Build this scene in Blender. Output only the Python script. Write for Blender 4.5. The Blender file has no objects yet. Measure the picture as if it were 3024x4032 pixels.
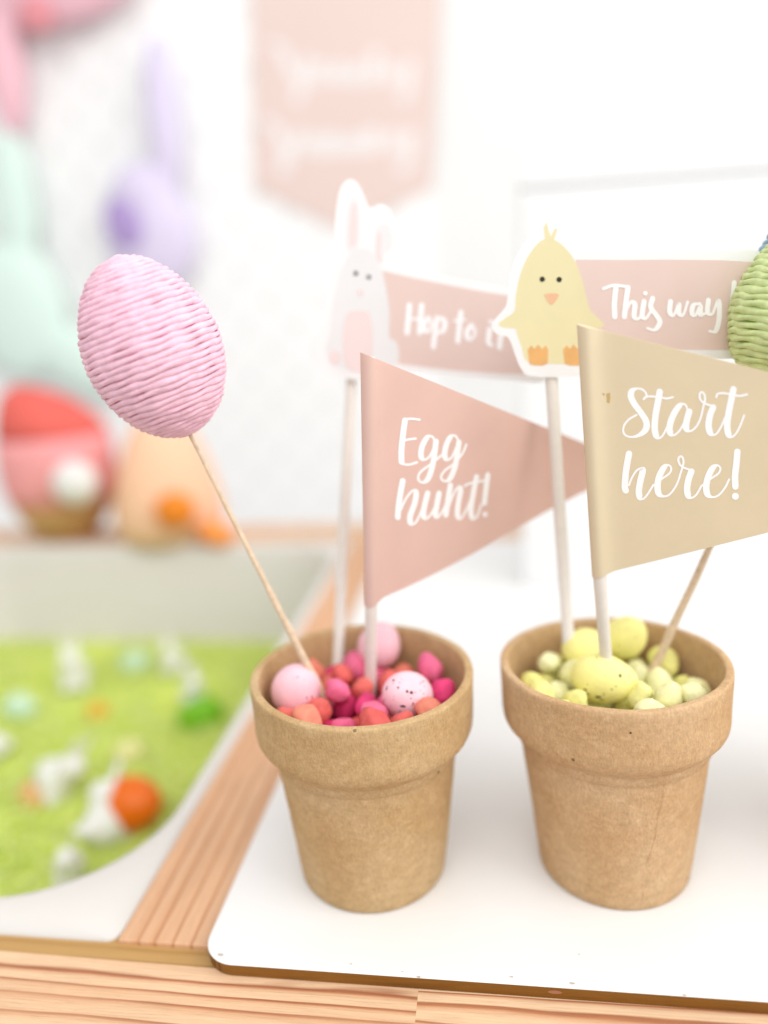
import bpy, bmesh, math, random
from mathutils import Vector, Matrix, Euler, noise as mnoise

random.seed(7)
scene = bpy.context.scene
COL = scene.collection
CM = 0.01                                   # everything below is written in centimetres

# ------------------------------------------------------------------ camera
CAM_LOC = Vector((9.986, -19.632, 20.525))
CAM_ROT = Euler((1.320, 0.052, 0.132), 'XYZ')
FPX = 2976.0                                # focal length in photograph pixels (3024 x 4032)
cam_d = bpy.data.cameras.new('camera')
cam = bpy.data.objects.new('camera', cam_d)
COL.objects.link(cam)
cam.location = CAM_LOC * CM
cam.rotation_euler = CAM_ROT
cam_d.sensor_fit = 'VERTICAL'
cam_d.sensor_height = 36.0
cam_d.sensor_width = 27.0
cam_d.lens = FPX / 4032.0 * 36.0
cam_d.clip_start = 0.01
cam_d.clip_end = 50.0
cam_d.dof.use_dof = True
cam_d.dof.focus_distance = 0.241
cam_d.dof.aperture_fstop = 2.25
scene.camera = cam

# ------------------------------------------------------------------ light
world = bpy.data.worlds.new('World')
scene.world = world
world.use_nodes = True
bg = world.node_tree.nodes['Background']
bg.inputs['Color'].default_value = (1.0, 0.995, 0.985, 1)
bg.inputs['Strength'].default_value = 0.68

def area(name, loc, target, size, power, col):
    d = bpy.data.lights.new(name, 'AREA')
    d.shape = 'RECTANGLE'; d.size, d.size_y = size
    d.energy = power; d.color = col
    o = bpy.data.objects.new(name, d); COL.objects.link(o)
    o.location = Vector(loc) * CM
    v = Vector(target) - Vector(loc)
    o.rotation_euler = v.to_track_quat('-Z', 'Y').to_euler()
    return o
area('window_light', (160, -30, 110), (5, 20, 5), (1.6, 1.4), 25, (1.0, 0.985, 0.96))
area('front_fill', (10, -115, 185), (0, 30, 5), (2.2, 1.8), 30, (1.0, 0.99, 0.98))  # unseen fill lamp, added to brighten flags and cards facing the camera

vs = scene.view_settings
vs.view_transform = 'Standard'; vs.look = 'None'; vs.gamma = 1.0; vs.use_curve_mapping = False
vs.exposure = 0.10
scene.cycles.use_denoising = True
scene.cycles.max_bounces = 8
scene.cycles.diffuse_bounces = 5

# ------------------------------------------------------------------ helpers
RM = CAM_ROT.to_matrix()
def ray(x, y): return RM @ Vector(((x - 1512) / FPX, -(y - 2016) / FPX, -1))
def aty(x, y, Y):
    d = ray(x, y); return CAM_LOC + d * ((Y - CAM_LOC.y) / d.y)
def atz(x, y, Z):
    d = ray(x, y); return CAM_LOC + d * ((Z - CAM_LOC.z) / d.z)
def onplane(x, y, p, n):
    d = ray(x, y); return CAM_LOC + d * ((p - CAM_LOC).dot(n) / d.dot(n))

def lin(c):
    return tuple((v / 255 / 12.92) if v / 255 <= 0.04045 else ((v / 255 + 0.055) / 1.055) ** 2.4 for v in c)
def A(r, g, b, k=0.86): return tuple(min(0.92, v * k) for v in lin((r, g, b)))

def thing(name, label, cat, loc=(0, 0, 0), group=None):
    o = bpy.data.objects.new(name, None); COL.objects.link(o)
    o.empty_display_size = 0.01
    o.location = Vector(loc) * CM
    tag(o, label, cat, group)
    return o
def tag(o, label=None, cat=None, group=None, kind=None):
    if label: o['label'] = label
    if cat: o['category'] = cat
    if group: o['group'] = group
    if kind: o['kind'] = kind
    return o
def wloc(o):
    v = Vector((0, 0, 0))
    while o is not None:
        v = v + o.location; o = o.parent
    return v
def mk(name, verts, faces, mat, parent=None, origin=None, smooth=True):
    """verts are world centimetres; the object's origin goes to `origin` (cm) or to its parent's"""
    base = wloc(parent) if parent else Vector((0, 0, 0))
    org = Vector(origin) * CM if origin is not None else base
    me = bpy.data.meshes.new(name)
    me.from_pydata([tuple(Vector(v) * CM - org) for v in verts], [], faces)
    me.update()
    if smooth: me.polygons.foreach_set('use_smooth', [True] * len(me.polygons))
    if mat: me.materials.append(mat)
    o = bpy.data.objects.new(name, me); COL.objects.link(o)
    o.location = org - base
    if parent: o.parent = parent
    return o
def edge_split(o, ang=40):
    m = o.modifiers.new('edges', 'EDGE_SPLIT'); m.split_angle = math.radians(ang); return o
def bevel(o, w, seg=3):
    m = o.modifiers.new('bevel', 'BEVEL'); m.width = w * CM; m.segments = seg; m.limit_method = 'ANGLE'
    m.harden_normals = False
    return o
def box(name, lo, hi, mat, parent=None, bev=0.1, origin=None):
    (x0, y0, z0), (x1, y1, z1) = lo, hi
    v = [(x0,y0,z0),(x1,y0,z0),(x1,y1,z0),(x0,y1,z0),(x0,y0,z1),(x1,y0,z1),(x1,y1,z1),(x0,y1,z1)]
    f = [(3,2,1,0),(4,5,6,7),(0,1,5,4),(1,2,6,5),(2,3,7,6),(3,0,4,7)]
    o = mk(name, v, f, mat, parent, origin, smooth=False)
    if bev: bevel(o, bev)
    return o
def tube(path, radii, n=14, caps=True):
    V, F = [], []
    P = [Vector(p) for p in path]
    up = Vector((0.3, -1, 0.1)).normalized()
    for i, p in enumerate(P):
        t = (P[min(i+1, len(P)-1)] - P[max(i-1, 0)]).normalized()
        a = t.cross(up).normalized(); b = t.cross(a)
        for k in range(n):
            w = 2 * math.pi * k / n
            V.append(p + (a * math.cos(w) + b * math.sin(w)) * radii[i])
    for i in range(len(P) - 1):
        for k in range(n):
            F.append((i*n+k, i*n+(k+1) % n, (i+1)*n+(k+1) % n, (i+1)*n+k))
    if caps:
        F.append(tuple(range(n))); F.append(tuple(reversed(range((len(P)-1)*n, len(P)*n))))
    return V, F
def lathe(profile, cx, cy, n=64, wob=None):
    V, F = [], []
    for i, (r, z) in enumerate(profile):
        for k in range(n):
            w = 2 * math.pi * k / n
            p = Vector((r * math.cos(w), r * math.sin(w), z))
            if wob: p = wob(p)
            V.append(p + Vector((cx, cy, 0)))
    for i in range(len(profile) - 1):
        for k in range(n):
            F.append((i*n+k, i*n+(k+1) % n, (i+1)*n+(k+1) % n, (i+1)*n+k))
    F.append(tuple(reversed(range(n))))
    F.append(tuple(range((len(profile)-1)*n, len(profile)*n)))
    return V, F
def ellipsoid(c, r, rot=None, nu=24, nv=16):
    V, F = [], []
    c = Vector(c)
    R = rot.to_matrix() if rot else Matrix.Identity(3)
    V.append(c + R @ Vector((0, 0, -r[2])))
    for j in range(1, nv):
        a = -math.pi/2 + math.pi * j / nv
        for k in range(nu):
            w = 2*math.pi*k/nu
            V.append(c + R @ Vector((r[0]*math.cos(a)*math.cos(w), r[1]*math.cos(a)*math.sin(w), r[2]*math.sin(a))))
    V.append(c + R @ Vector((0, 0, r[2])))
    for k in range(nu):
        F.append((0, 1+(k+1) % nu, 1+k))
        F.append((len(V)-1, len(V)-1-nu+k, len(V)-1-nu+(k+1) % nu))
    for j in range(nv-2):
        for k in range(nu):
            a = 1+j*nu
            F.append((a+k, a+(k+1) % nu, a+nu+(k+1) % nu, a+nu+k))
    return V, F
def join(parts):
    V, F = [], []
    for v, f in parts:
        n = len(V); V += list(v); F += [tuple(i+n for i in q) for q in f]
    return V, F
def blob(name, parts, mat, parent=None, origin=None, voxel=0.3):
    """several overlapping ellipsoids fused into one continuous skin"""
    v, f = join(parts)
    o = mk(name, v, f, mat, parent, origin)
    m = o.modifiers.new('fuse', 'REMESH'); m.mode = 'VOXEL'; m.voxel_size = voxel * CM; m.use_smooth_shade = True
    s = o.modifiers.new('soft', 'SMOOTH'); s.iterations = 6; s.factor = 0.5
    return o
def catmull(P, n=10):
    P = [Vector(p) for p in P]
    if len(P) == 2: return [P[0].lerp(P[1], i / n) for i in range(n+1)]
    Q = [P[0]*2 - P[1]] + P + [P[-1]*2 - P[-2]]
    out = []
    for i in range(1, len(Q)-2):
        for k in range(n):
            t = k / n
            a, b, c, d = Q[i-1], Q[i], Q[i+1], Q[i+2]
            out.append(0.5*((2*b) + (c-a)*t + (2*a-5*b+4*c-d)*t*t + (3*b-a-3*c+d)*t**3))
    out.append(P[-1])
    return out

# ------------------------------------------------------------------ materials
def nodes(name):
    m = bpy.data.materials.new(name); m.use_nodes = True
    nt = m.node_tree; b = nt.nodes['Principled BSDF']
    return m, nt, b
def N(nt, t, **k):
    n = nt.nodes.new(t)
    for a, v in k.items():
        if a.startswith('i_'):
            key = a[2:]
            n.inputs[int(key) if key.isdigit() else key.replace('_', ' ')].default_value = v
        else: setattr(n, a, v)
    return n
def c4(c): return (c[0], c[1], c[2], 1)
def mixc(nt, fac, a, b, blend='MIX'):
    n = nt.nodes.new('ShaderNodeMix'); n.data_type = 'RGBA'; n.blend_type = blend
    def put(i, v):
        if isinstance(v, (int, float)): n.inputs[i].default_value = v
        elif isinstance(v, (tuple, list)): n.inputs[i].default_value = c4(v)
        else: nt.links.new(v, n.inputs[i])
    put(0, fac); put(6, a); put(7, b)
    return n.outputs[2]
def ramp(nt, src, stops):
    r = nt.nodes.new('ShaderNodeValToRGB'); e = r.color_ramp.elements
    while len(e) < len(stops): e.new(0.5)
    for i, (p, c) in enumerate(stops):
        e[i].position = p; e[i].color = c4(c) if isinstance(c, tuple) else (c, c, c, 1)
    nt.links.new(src, r.inputs[0]); return r.outputs[0]
def noise_out(nt, vec, scale, detail=4, rough=0.55, stretch=None):
    if stretch:
        mp = nt.nodes.new('ShaderNodeMapping'); mp.inputs['Scale'].default_value = stretch
        nt.links.new(vec, mp.inputs[0]); vec = mp.outputs[0]
    n = N(nt, 'ShaderNodeTexNoise', i_Scale=scale, i_Detail=detail, i_Roughness=rough)
    nt.links.new(vec, n.inputs['Vector']); return n.outputs['Fac']
def plain(name, col, rough=0.6, var=(120, 0.06), bump=(400, 0.1, 0.0004), spec=0.4, sss=0.0, trans=0.0):
    m, nt, b = nodes(name)
    tc = nt.nodes.new('ShaderNodeTexCoord').outputs['Object']
    n = noise_out(nt, tc, var[0])
    lo = tuple(v*(1-var[1]) for v in col); hi = tuple(min(.95, v*(1+var[1])) for v in col)
    r = ramp(nt, n, [(0.3, lo), (0.7, hi)])
    nt.links.new(r, b.inputs['Base Color'])
    b.inputs['Roughness'].default_value = rough
    b.inputs['Specular IOR Level'].default_value = spec
    if bump:
        bn = N(nt, 'ShaderNodeBump', i_Strength=bump[1], i_Distance=bump[2])
        nt.links.new(noise_out(nt, tc, bump[0], 5), bn.inputs['Height'])
        nt.links.new(bn.outputs[0], b.inputs['Normal'])
    if sss:
        b.inputs['Subsurface Weight'].default_value = sss
        b.inputs['Subsurface Radius'].default_value = (0.004, 0.003, 0.002)
        b.inputs['Subsurface Scale'].default_value = 0.5
    if trans:
        # thin card lets a little of the light behind it through
        out = nt.nodes['Material Output']
        tr = nt.nodes.new('ShaderNodeBsdfTranslucent'); nt.links.new(r, tr.inputs[0])
        mx = N(nt, 'ShaderNodeMixShader', i_0=trans)
        nt.links.new(b.outputs[0], mx.inputs[1]); nt.links.new(tr.outputs[0], mx.inputs[2])
        nt.links.new(mx.outputs[0], out.inputs[0])
    return m

def kraft(name, base, dark, light, crack=None):
    m, nt, b = nodes(name)
    tc = nt.nodes.new('ShaderNodeTexCoord').outputs['Object']
    big = noise_out(nt, tc, 38, 3)
    fib = noise_out(nt, tc, 260, 6, 0.7)
    fine = noise_out(nt, tc, 1300, 3, 0.7, (1, 1, 0.5))
    c = ramp(nt, big, [(0.3, dark), (0.5, base), (0.7, light)])
    c = mixc(nt, 0.40, c, ramp(nt, fib, [(0.28, tuple(v*0.72 for v in base)), (0.5, base), (0.72, tuple(v*1.22 for v in light))]))
    c = mixc(nt, 0.6, c, ramp(nt, fine, [(0.3, 0.70), (0.7, 1.14)]), 'MULTIPLY')
    strand = noise_out(nt, tc, 700, 4, 0.75, (0.35, 0.35, 2.2))
    c = mixc(nt, 0.5, c, ramp(nt, strand, [(0.32, 0.74), (0.45, 1.0), (0.68, 1.0), (0.78, 1.16)]), 'MULTIPLY')
    # pulp flecks and pits
    vo = N(nt, 'ShaderNodeTexVoronoi', i_Scale=210.0); nt.links.new(tc, vo.inputs['Vector'])
    sep = nt.nodes.new('ShaderNodeSeparateColor'); nt.links.new(vo.outputs['Color'], sep.inputs[0])
    g1 = N(nt, 'ShaderNodeMath', operation='GREATER_THAN', i_1=0.968); nt.links.new(sep.outputs[0], g1.inputs[0])
    g2 = N(nt, 'ShaderNodeMath', operation='LESS_THAN', i_1=0.13); nt.links.new(vo.outputs['Distance'], g2.inputs[0])
    sp = N(nt, 'ShaderNodeMath', operation='MULTIPLY'); nt.links.new(g1.outputs[0], sp.inputs[0]); nt.links.new(g2.outputs[0], sp.inputs[1])
    sp2 = N(nt, 'ShaderNodeMath', operation='MULTIPLY', i_1=0.75); nt.links.new(sp.outputs[0], sp2.inputs[0])
    c = mixc(nt, sp2.outputs[0], c, tuple(v*0.25 for v in dark))
    h = mixc(nt, 0.5, ramp(nt, fib, [(0.2, 0.0), (0.8, 1.0)]), ramp(nt, fine, [(0.2, 0.0), (0.8, 1.0)]))
    h = mixc(nt, sp.outputs[0], h, (0.0, 0.0, 0.0))
    nt.links.new(c, b.inputs['Base Color'])
    b.inputs['Roughness'].default_value = 0.88
    b.inputs['Specular IOR Level'].default_value = 0.2
    bn = N(nt, 'ShaderNodeBump', i_Strength=0.6, i_Distance=0.0007)
    nt.links.new(h, bn.inputs['Height']); nt.links.new(bn.outputs[0], b.inputs['Normal'])
    return m

def wood(name, early, mid, late, along='x', spacing=0.55, seed=0.0, flat=0.0):
    m, nt, b = nodes(name)
    tc = nt.nodes.new('ShaderNodeTexCoord').outputs['Object']
    mp = nt.nodes.new('ShaderNodeMapping'); mp.inputs['Location'].default_value = (seed, seed*0.37, 0)
    if along == 'y': mp.inputs['Rotation'].default_value = (0, 0, math.pi/2)
    nt.links.new(tc, mp.inputs[0]); v = mp.outputs[0]
    s = nt.nodes.new('ShaderNodeSeparateXYZ'); nt.links.new(v, s.inputs[0])
    wav = noise_out(nt, v, 1.0, 3, 0.5, (9, 55, 55))
    irr = noise_out(nt, v, 1.0, 1, 0.5, (1.5, 110, 20))
    u = N(nt, 'ShaderNodeMath', operation='MULTIPLY', i_1=1/(spacing*CM)); nt.links.new(s.outputs[1], u.inputs[0])
    a = N(nt, 'ShaderNodeMath', operation='MULTIPLY_ADD', i_1=1.1); a.inputs[1].default_value = 0.7; nt.links.new(wav, a.inputs[0]); nt.links.new(u.outputs[0], a.inputs[2])
    a2 = N(nt, 'ShaderNodeMath', operation='MULTIPLY_ADD', i_1=1.4); nt.links.new(irr, a2.inputs[0]); nt.links.new(a.outputs[0], a2.inputs[2])
    fr = N(nt, 'ShaderNodeMath', operation='FRACT'); nt.links.new(a2.outputs[0], fr.inputs[0])
    c = ramp(nt, fr.outputs[0], [(0.0, early), (0.5, early), (0.74, mid), (0.85, late), (0.93, tuple(x*0.8 for x in late)), (1.0, early)])
    fade = ramp(nt, noise_out(nt, v, 1.0, 2, 0.5, (6, 130, 40)), [(0.34, 0.5), (0.52, 0.0)])
    c = mixc(nt, fade, c, mid)
    st = noise_out(nt, v, 1.0, 3, 0.7, (60, 1700, 1700))
    c = mixc(nt, 0.85, c, ramp(nt, st, [(0.25, 0.74), (0.5, 0.97), (0.75, 1.10)]), 'MULTIPLY')
    pore = noise_out(nt, v, 1.0, 2, 0.6, (160, 3200, 3200))
    c = mixc(nt, 0.6, c, ramp(nt, pore, [(0.27, 0.62), (0.36, 1.0)]), 'MULTIPLY')
    bl = noise_out(nt, v, 1.0, 2, 0.5, (14, 60, 60))
    c = mixc(nt, 0.5, c, ramp(nt, bl, [(0.3, 0.86), (0.7, 1.08)]), 'MULTIPLY')
    if flat: c = mixc(nt, flat, c, mid)
    nt.links.new(c, b.inputs['Base Color'])
    b.inputs['Roughness'].default_value = 0.55
    b.inputs['Specular IOR Level'].default_value = 0.3
    hgt = ramp(nt, fr.outputs[0], [(0.0, 0.75), (0.5, 0.7), (0.82, 0.25), (0.93, 0.0), (1.0, 0.75)])
    hh = mixc(nt, 0.4, hgt, ramp(nt, st, [(0.2, 0.0), (0.8, 1.0)]))
    bn = N(nt, 'ShaderNodeBump', i_Strength=0.35, i_Distance=0.0005)
    nt.links.new(hh, bn.inputs['Height']); nt.links.new(bn.outputs[0], b.inputs['Normal'])
    return m

def speckled(name, col, density, scale=330.0):
    m, nt, b = nodes(name)
    tc = nt.nodes.new('ShaderNodeTexCoord').outputs['Object']
    oi = nt.nodes.new('ShaderNodeObjectInfo')
    ad = N(nt, 'ShaderNodeVectorMath', operation='ADD'); nt.links.new(tc, ad.inputs[0]); nt.links.new(oi.outputs['Location'], ad.inputs[1])
    wob = N(nt, 'ShaderNodeTexNoise', i_Scale=900.0, i_Detail=2.0); nt.links.new(ad.outputs[0], wob.inputs['Vector'])
    ad2 = N(nt, 'ShaderNodeVectorMath', operation='MULTIPLY_ADD'); ad2.inputs[1].default_value = (0.0016,)*3
    nt.links.new(wob.outputs['Color'], ad2.inputs[0]); nt.links.new(ad.outputs[0], ad2.inputs[2])
    mask = None
    for sc, lim, dens in ((scale, 0.24, density), (scale*2.1, 0.22, density*0.7)):
        vo = N(nt, 'ShaderNodeTexVoronoi', i_Scale=sc); nt.links.new(ad2.outputs[0], vo.inputs['Vector'])
        sep = nt.nodes.new('ShaderNodeSeparateColor'); nt.links.new(vo.outputs['Color'], sep.inputs[0])
        g1 = N(nt, 'ShaderNodeMath', operation='LESS_THAN', i_1=dens); nt.links.new(sep.outputs[0], g1.inputs[0])
        g2 = N(nt, 'ShaderNodeMath', operation='LESS_THAN', i_1=lim); nt.links.new(vo.outputs['Distance'], g2.inputs[0])
        sp = N(nt, 'ShaderNodeMath', operation='MULTIPLY'); nt.links.new(g1.outputs[0], sp.inputs[0]); nt.links.new(g2.outputs[0], sp.inputs[1])
        if mask is None: mask = sp
        else:
            mx = N(nt, 'ShaderNodeMath', operation='MAXIMUM'); nt.links.new(mask.outputs[0], mx.inputs[0]); nt.links.new(sp.outputs[0], mx.inputs[1]); mask = mx
    n = noise_out(nt, tc, 180)
    base = ramp(nt, n, [(0.3, tuple(v*0.94 for v in col)), (0.7, tuple(min(.93, v*1.05) for v in col))])
    nt.links.new(mixc(nt, mask.outputs[0], base, (0.025, 0.012, 0.015)), b.inputs['Base Color'])
    b.inputs['Roughness'].default_value = 0.7
    b.inputs['Specular IOR Level'].default_value = 0.25
    b.inputs['Subsurface Weight'].default_value = 0.15
    b.inputs['Subsurface Radius'].default_value = (0.003, 0.002, 0.002)
    bn = N(nt, 'ShaderNodeBump', i_Strength=0.3, i_Distance=0.0005)
    nt.links.new(noise_out(nt, tc, 330, 4), bn.inputs['Height']); nt.links.new(bn.outputs[0], b.inputs['Normal'])
    return m

def varied(name, col_a, col_b, rough=0.75, bump=(650, 0.5, 0.0006)):
    """colour that shifts between two tones from object to object"""
    m, nt, b = nodes(name)
    tc = nt.nodes.new('ShaderNodeTexCoord').outputs['Object']
    oi = nt.nodes.new('ShaderNodeObjectInfo')
    c = mixc(nt, oi.outputs['Random'], col_a, col_b)
    c = mixc(nt, 0.8, c, ramp(nt, noise_out(nt, tc, 300, 4), [(0.3, 0.78), (0.7, 1.12)]), 'MULTIPLY')
    nt.links.new(c, b.inputs['Base Color'])
    b.inputs['Roughness'].default_value = rough; b.inputs['Specular IOR Level'].default_value = 0.3
    bn = N(nt, 'ShaderNodeBump', i_Strength=bump[1], i_Distance=bump[2])
    nt.links.new(noise_out(nt, tc, bump[0], 4), bn.inputs['Height']); nt.links.new(bn.outputs[0], b.inputs['Normal'])
    return m

M = {}
M['wall'] = plain('wall_paint', (0.765, 0.772, 0.77), 0.8, (8, 0.01), (200, 0.1, 0.0005))
M['peg'] = plain('pegboard_paint', (0.85, 0.858, 0.86), 0.6, (20, 0.01), None)
M['lid_white'] = plain('white_laminate', (0.77, 0.769, 0.764), 0.38, (30, 0.012), (60, 0.05, 0.0004), 0.4)
M['lid_core'] = wood('board_core', A(150, 102, 36), A(124, 80, 24), A(92, 54, 12), 'x', 0.12, 0.2)
M['wood_rail'] = wood('rail_wood', A(238, 200, 162), A(224, 176, 136), A(186, 120, 84), 'x', 0.60, 0.0)
M['wood_rail_b'] = wood('rail_wood_joined', A(240, 204, 166), A(226, 178, 140), A(190, 126, 88), 'x', 0.55, 0.31)
M['wood_bar'] = wood('bar_wood', A(234, 188, 150), A(224, 170, 128), A(204, 144, 102), 'y', 0.7, 0.13)
M['wood_ledge'] = wood('ledge_wood', A(206, 165, 105), A(192, 150, 92), A(178, 136, 78), 'x', 0.5, 0.7, 0.5)
M['tub'] = plain('tub_plastic', A(229, 225, 220, .84), 0.45, (15, 0.01), None, 0.4)
M['rice_base'] = plain('rice_underbed', A(216, 230, 108, 1.0), 0.9, (200, 0.2), None)  # green floor beneath the loose grains
M['kraft_a'] = kraft('paper_pulp', A(197, 165, 121, .96), A(187, 150, 102, .96), A(207, 179, 140, .96))
M['kraft_b'] = kraft('paper_pulp_warm', A(203, 168, 127, .97), A(193, 154, 108, .97), A(211, 181, 144, .97))
M['white_stick'] = plain('paper_stick', A(240, 234, 226), 0.7, (300, 0.03), (600, 0.15, 0.0003))
M['skewer'] = plain('bamboo', A(230, 206, 176), 0.6, (500, 0.14), (900, 0.3, 0.0003))
M['flag_pink'] = plain('pink_card', A(231, 199, 188, 1.03), 0.75, (60, 0.02), (1500, 0.12, 0.0002), 0.2, 0, 0.22)
M['flag_tan'] = plain('tan_card', A(225, 210, 180, 1.04), 0.75, (60, 0.02), (1500, 0.15, 0.0002), 0.2, 0, 0.18)
M['print_white'] = plain('white_print', A(248, 245, 248, 1.0), 0.7, (100, 0.01), None, 0.2)
M['card_white'] = plain('white_card', A(250, 251, 253, 1.05), 0.7, (100, 0.01), None, 0.2, 0, 0.2)
M['chick'] = plain('pale_yellow_print', A(241, 231, 186, .96), 0.75, (100, 0.015), None, 0.2, 0, 0.15)
M['orange_print'] = plain('orange_print', A(240, 186, 120), 0.75, (300, 0.05), None, 0.2)
M['beak'] = plain('peach_print', A(245, 196, 158), 0.75, (300, 0.05), None, 0.2)
M['eye'] = plain('dark_print', A(60, 60, 50), 0.7, (300, 0.05), None, 0.2)
M['eye_grey'] = plain('grey_print', A(90, 90, 92), 0.7, (300, 0.05), None, 0.2)
M['bunny'] = plain('pale_grey_print', A(240, 240, 240, 0.97), 0.75, (100, 0.01), None, 0.2, 0, 0.15)
M['bunny_pink'] = plain('pale_pink_print', A(241, 223, 221, .9), 0.75, (100, 0.01), None, 0.2)
M['ribbon'] = plain('pink_ribbon_card', A(238, 215, 207, .98), 0.75, (60, 0.015), None, 0.2, 0, 0.2)
M['pink_egg'] = speckled('pink_eggshell', A(248, 200, 211, .95), 0.015)
M['pink_egg_s'] = speckled('pink_eggshell_speckled', A(249, 204, 215, .95), 0.12, 420.0)
M['yellow_egg'] = speckled('yellow_eggshell', A(246, 240, 156, .95), 0.05)
M['peb_coral'] = varied('coral_pebble', A(222, 96, 92, .9), A(230, 116, 106, .9))
M['peb_peach'] = varied('peach_pebble', A(234, 128, 108, .9), A(240, 150, 126, .9))
M['peb_mag'] = varied('magenta_pebble', A(208, 40, 100, .9), A(224, 66, 122, .9))
M['peb_pink'] = varied('pink_pebble', A(232, 98, 140, .9), A(240, 122, 158, .9))
M['peb_cream'] = varied('cream_pebble', A(240, 238, 176, .95), A(244, 243, 194, .95))
M['peb_lemon'] = varied('lemon_pebble', A(234, 230, 140, .95), A(240, 236, 160, .95))
M['tw_pink'] = plain('pink_twine', A(247, 200, 217, .93), 0.8, (260, 0.12), (2300, 0.55, 0.0006), 0.2, 0.08)
M['tw_green'] = plain('green_twine', A(216, 232, 168, .95), 0.8, (260, 0.12), (2300, 0.55, 0.0006), 0.2, 0.08)
M['tw_blue'] = plain('blue_twine', A(170, 200, 220), 0.8, (260, 0.12), (2300, 0.55, 0.0006), 0.2, 0.08)
M['core_pink'] = plain('egg_core_pink', A(214, 106, 146), 0.8, (100, 0.02), None)  # deeper pink paints in the shade between twine wraps
M['core_green'] = plain('egg_core_green', A(150, 180, 70), 0.8, (100, 0.02), None)
M['core_blue'] = plain('egg_core_blue', A(120, 160, 190), 0.8, (100, 0.02), None)
M['banner'] = plain('banner_paper', A(236, 214, 207), 0.8, (10, 0.015), None, 0.2)
M['banner_print'] = plain('banner_lettering', A(246, 241, 241), 0.8, (10, 0.01), None, 0.2)
M['lav'] = plain('lavender_plastic', A(226, 217, 243), 0.5, (12, 0.02), None)
M['lav_shade'] = plain('lavender_shade', A(180, 156, 212), 0.7, (12, 0.02), None)  # deeper lavender standing in for shade inside the cup
M['mint'] = plain('mint_plastic', A(226, 247, 238), 0.5, (12, 0.02), None)
M['pinkb'] = plain('pink_plastic', A(247, 196, 208), 0.5, (12, 0.02), None)
M['redb'] = plain('red_felt', A(228, 104, 94), 0.9, (80, 0.05), None)
M['pinkf'] = plain('pink_felt', A(249, 168, 170), 0.9, (80, 0.04), None)
M['tanb'] = plain('tan_basket', A(206, 158, 104), 0.8, (100, 0.08), (300, 0.4, 0.002))
M['pom'] = plain('white_pompom', A(242, 240, 238), 0.95, (200, 0.04), (300, 0.6, 0.003))
M['peach'] = plain('peach_felt', A(253, 206, 172), 0.9, (80, 0.03), None)
M['orange'] = plain('orange_felt', A(240, 140, 40), 0.9, (80, 0.05), None)
M['orange_l'] = plain('light_orange_felt', A(255, 160, 80), 0.9, (80, 0.05), None)
M['p_white'] = plain('white_resin', A(244, 244, 238), 0.5, (80, 0.02), None)
M['p_orange'] = plain('orange_plastic', A(243, 112, 0), 0.35, (80, 0.02), None)
M['p_green'] = plain('green_plastic', A(120, 190, 0), 0.35, (80, 0.02), None)
M['p_mint'] = plain('mint_shell', A(205, 234, 205), 0.4, (80, 0.02), None)
M['p_yellow'] = plain('pale_yellow_shell', A(234, 232, 160), 0.4, (80, 0.02), None)
M['p_amber'] = plain('amber_shell', A(232, 176, 48), 0.4, (80, 0.02), None)
M['p_peach'] = plain('peach_shell', A(232, 182, 118), 0.4, (80, 0.02), None)
M['box_white'] = plain('white_box_board', (0.78, 0.79, 0.80), 0.6, (10, 0.008), None, 0.3)
M['gap_shade'] = plain('lid_gap_shade', (0.72, 0.725, 0.73), 0.6, (10, 0.01), None, 0.3)

# rice grains: colour from a per-grain attribute
m, nt, b = nodes('green_rice')
at = N(nt, 'ShaderNodeAttribute', attribute_name='tone')
nt.links.new(ramp(nt, at.outputs['Fac'], [(0.0, A(206, 226, 92, 1.0)), (0.5, A(220, 234, 126, 1.0)), (1.0, A(234, 242, 172, 1.0))]), b.inputs['Base Color'])
b.inputs['Roughness'].default_value = 0.55
M['rice'] = m

# ================================================================== SETTING
wall = mk('wall', [(-190, 100, -80), (190, 100, -80), (190, 100, 170), (-190, 100, 170)], [(0, 1, 2, 3)], M['wall'], smooth=False)
tag(wall, kind='structure')

# pegboard with real slots
def pegboard():
    x0, x1, z0, z1, y, step = -118.0, 2.0, -30.0, 106.0, 99.5, 4.0
    V, F = [], []
    def quad(*p):
        n = len(V); V.extend(p); F.append((n, n+1, n+2, n+3))
    nx = int((x1-x0)/step); nz = int((z1-z0)/step)
    for i in range(nx):
        for j in range(nz):
            a, b_, c, d = x0+i*step, x0+(i+1)*step, z0+j*step, z0+(j+1)*step
            if (i+j) % 2:
                quad((a, y, c), (b_, y, c), (b_, y, d), (a, y, d)); continue
            p, q, r, s = (a+b_)/2-0.36, (a+b_)/2+0.36, (c+d)/2-0.95, (c+d)/2+0.95
            quad((a, y, c), (p, y, c), (p, y, d), (a, y, d)); quad((q, y, c), (b_, y, c), (b_, y, d), (q, y, d))
            quad((p, y, c), (q, y, c), (q, y, r), (p, y, r)); quad((p, y, s), (q, y, s), (q, y, d), (p, y, d))
            yb = y+0.45
            quad((p, y, r), (p, yb, r), (p, yb, s), (p, y, s)); quad((q, y, s), (q, yb, s), (q, yb, r), (q, y, r))
            quad((p, y, s), (p, yb, s), (q, yb, s), (q, y, s)); quad((q, y, r), (q, yb, r), (p, yb, r), (p, y, r))
    X1 = x0 + nx*step
    quad((X1, y, z0), (X1, y+0.45, z0), (X1, y+0.45, z1), (X1, y, z1))
    o = mk('pegboard', V, F, M['peg'], smooth=False)
    tag(o, 'white slotted pegboard panel mounted on the wall', 'pegboard')
pegboard()

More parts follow.
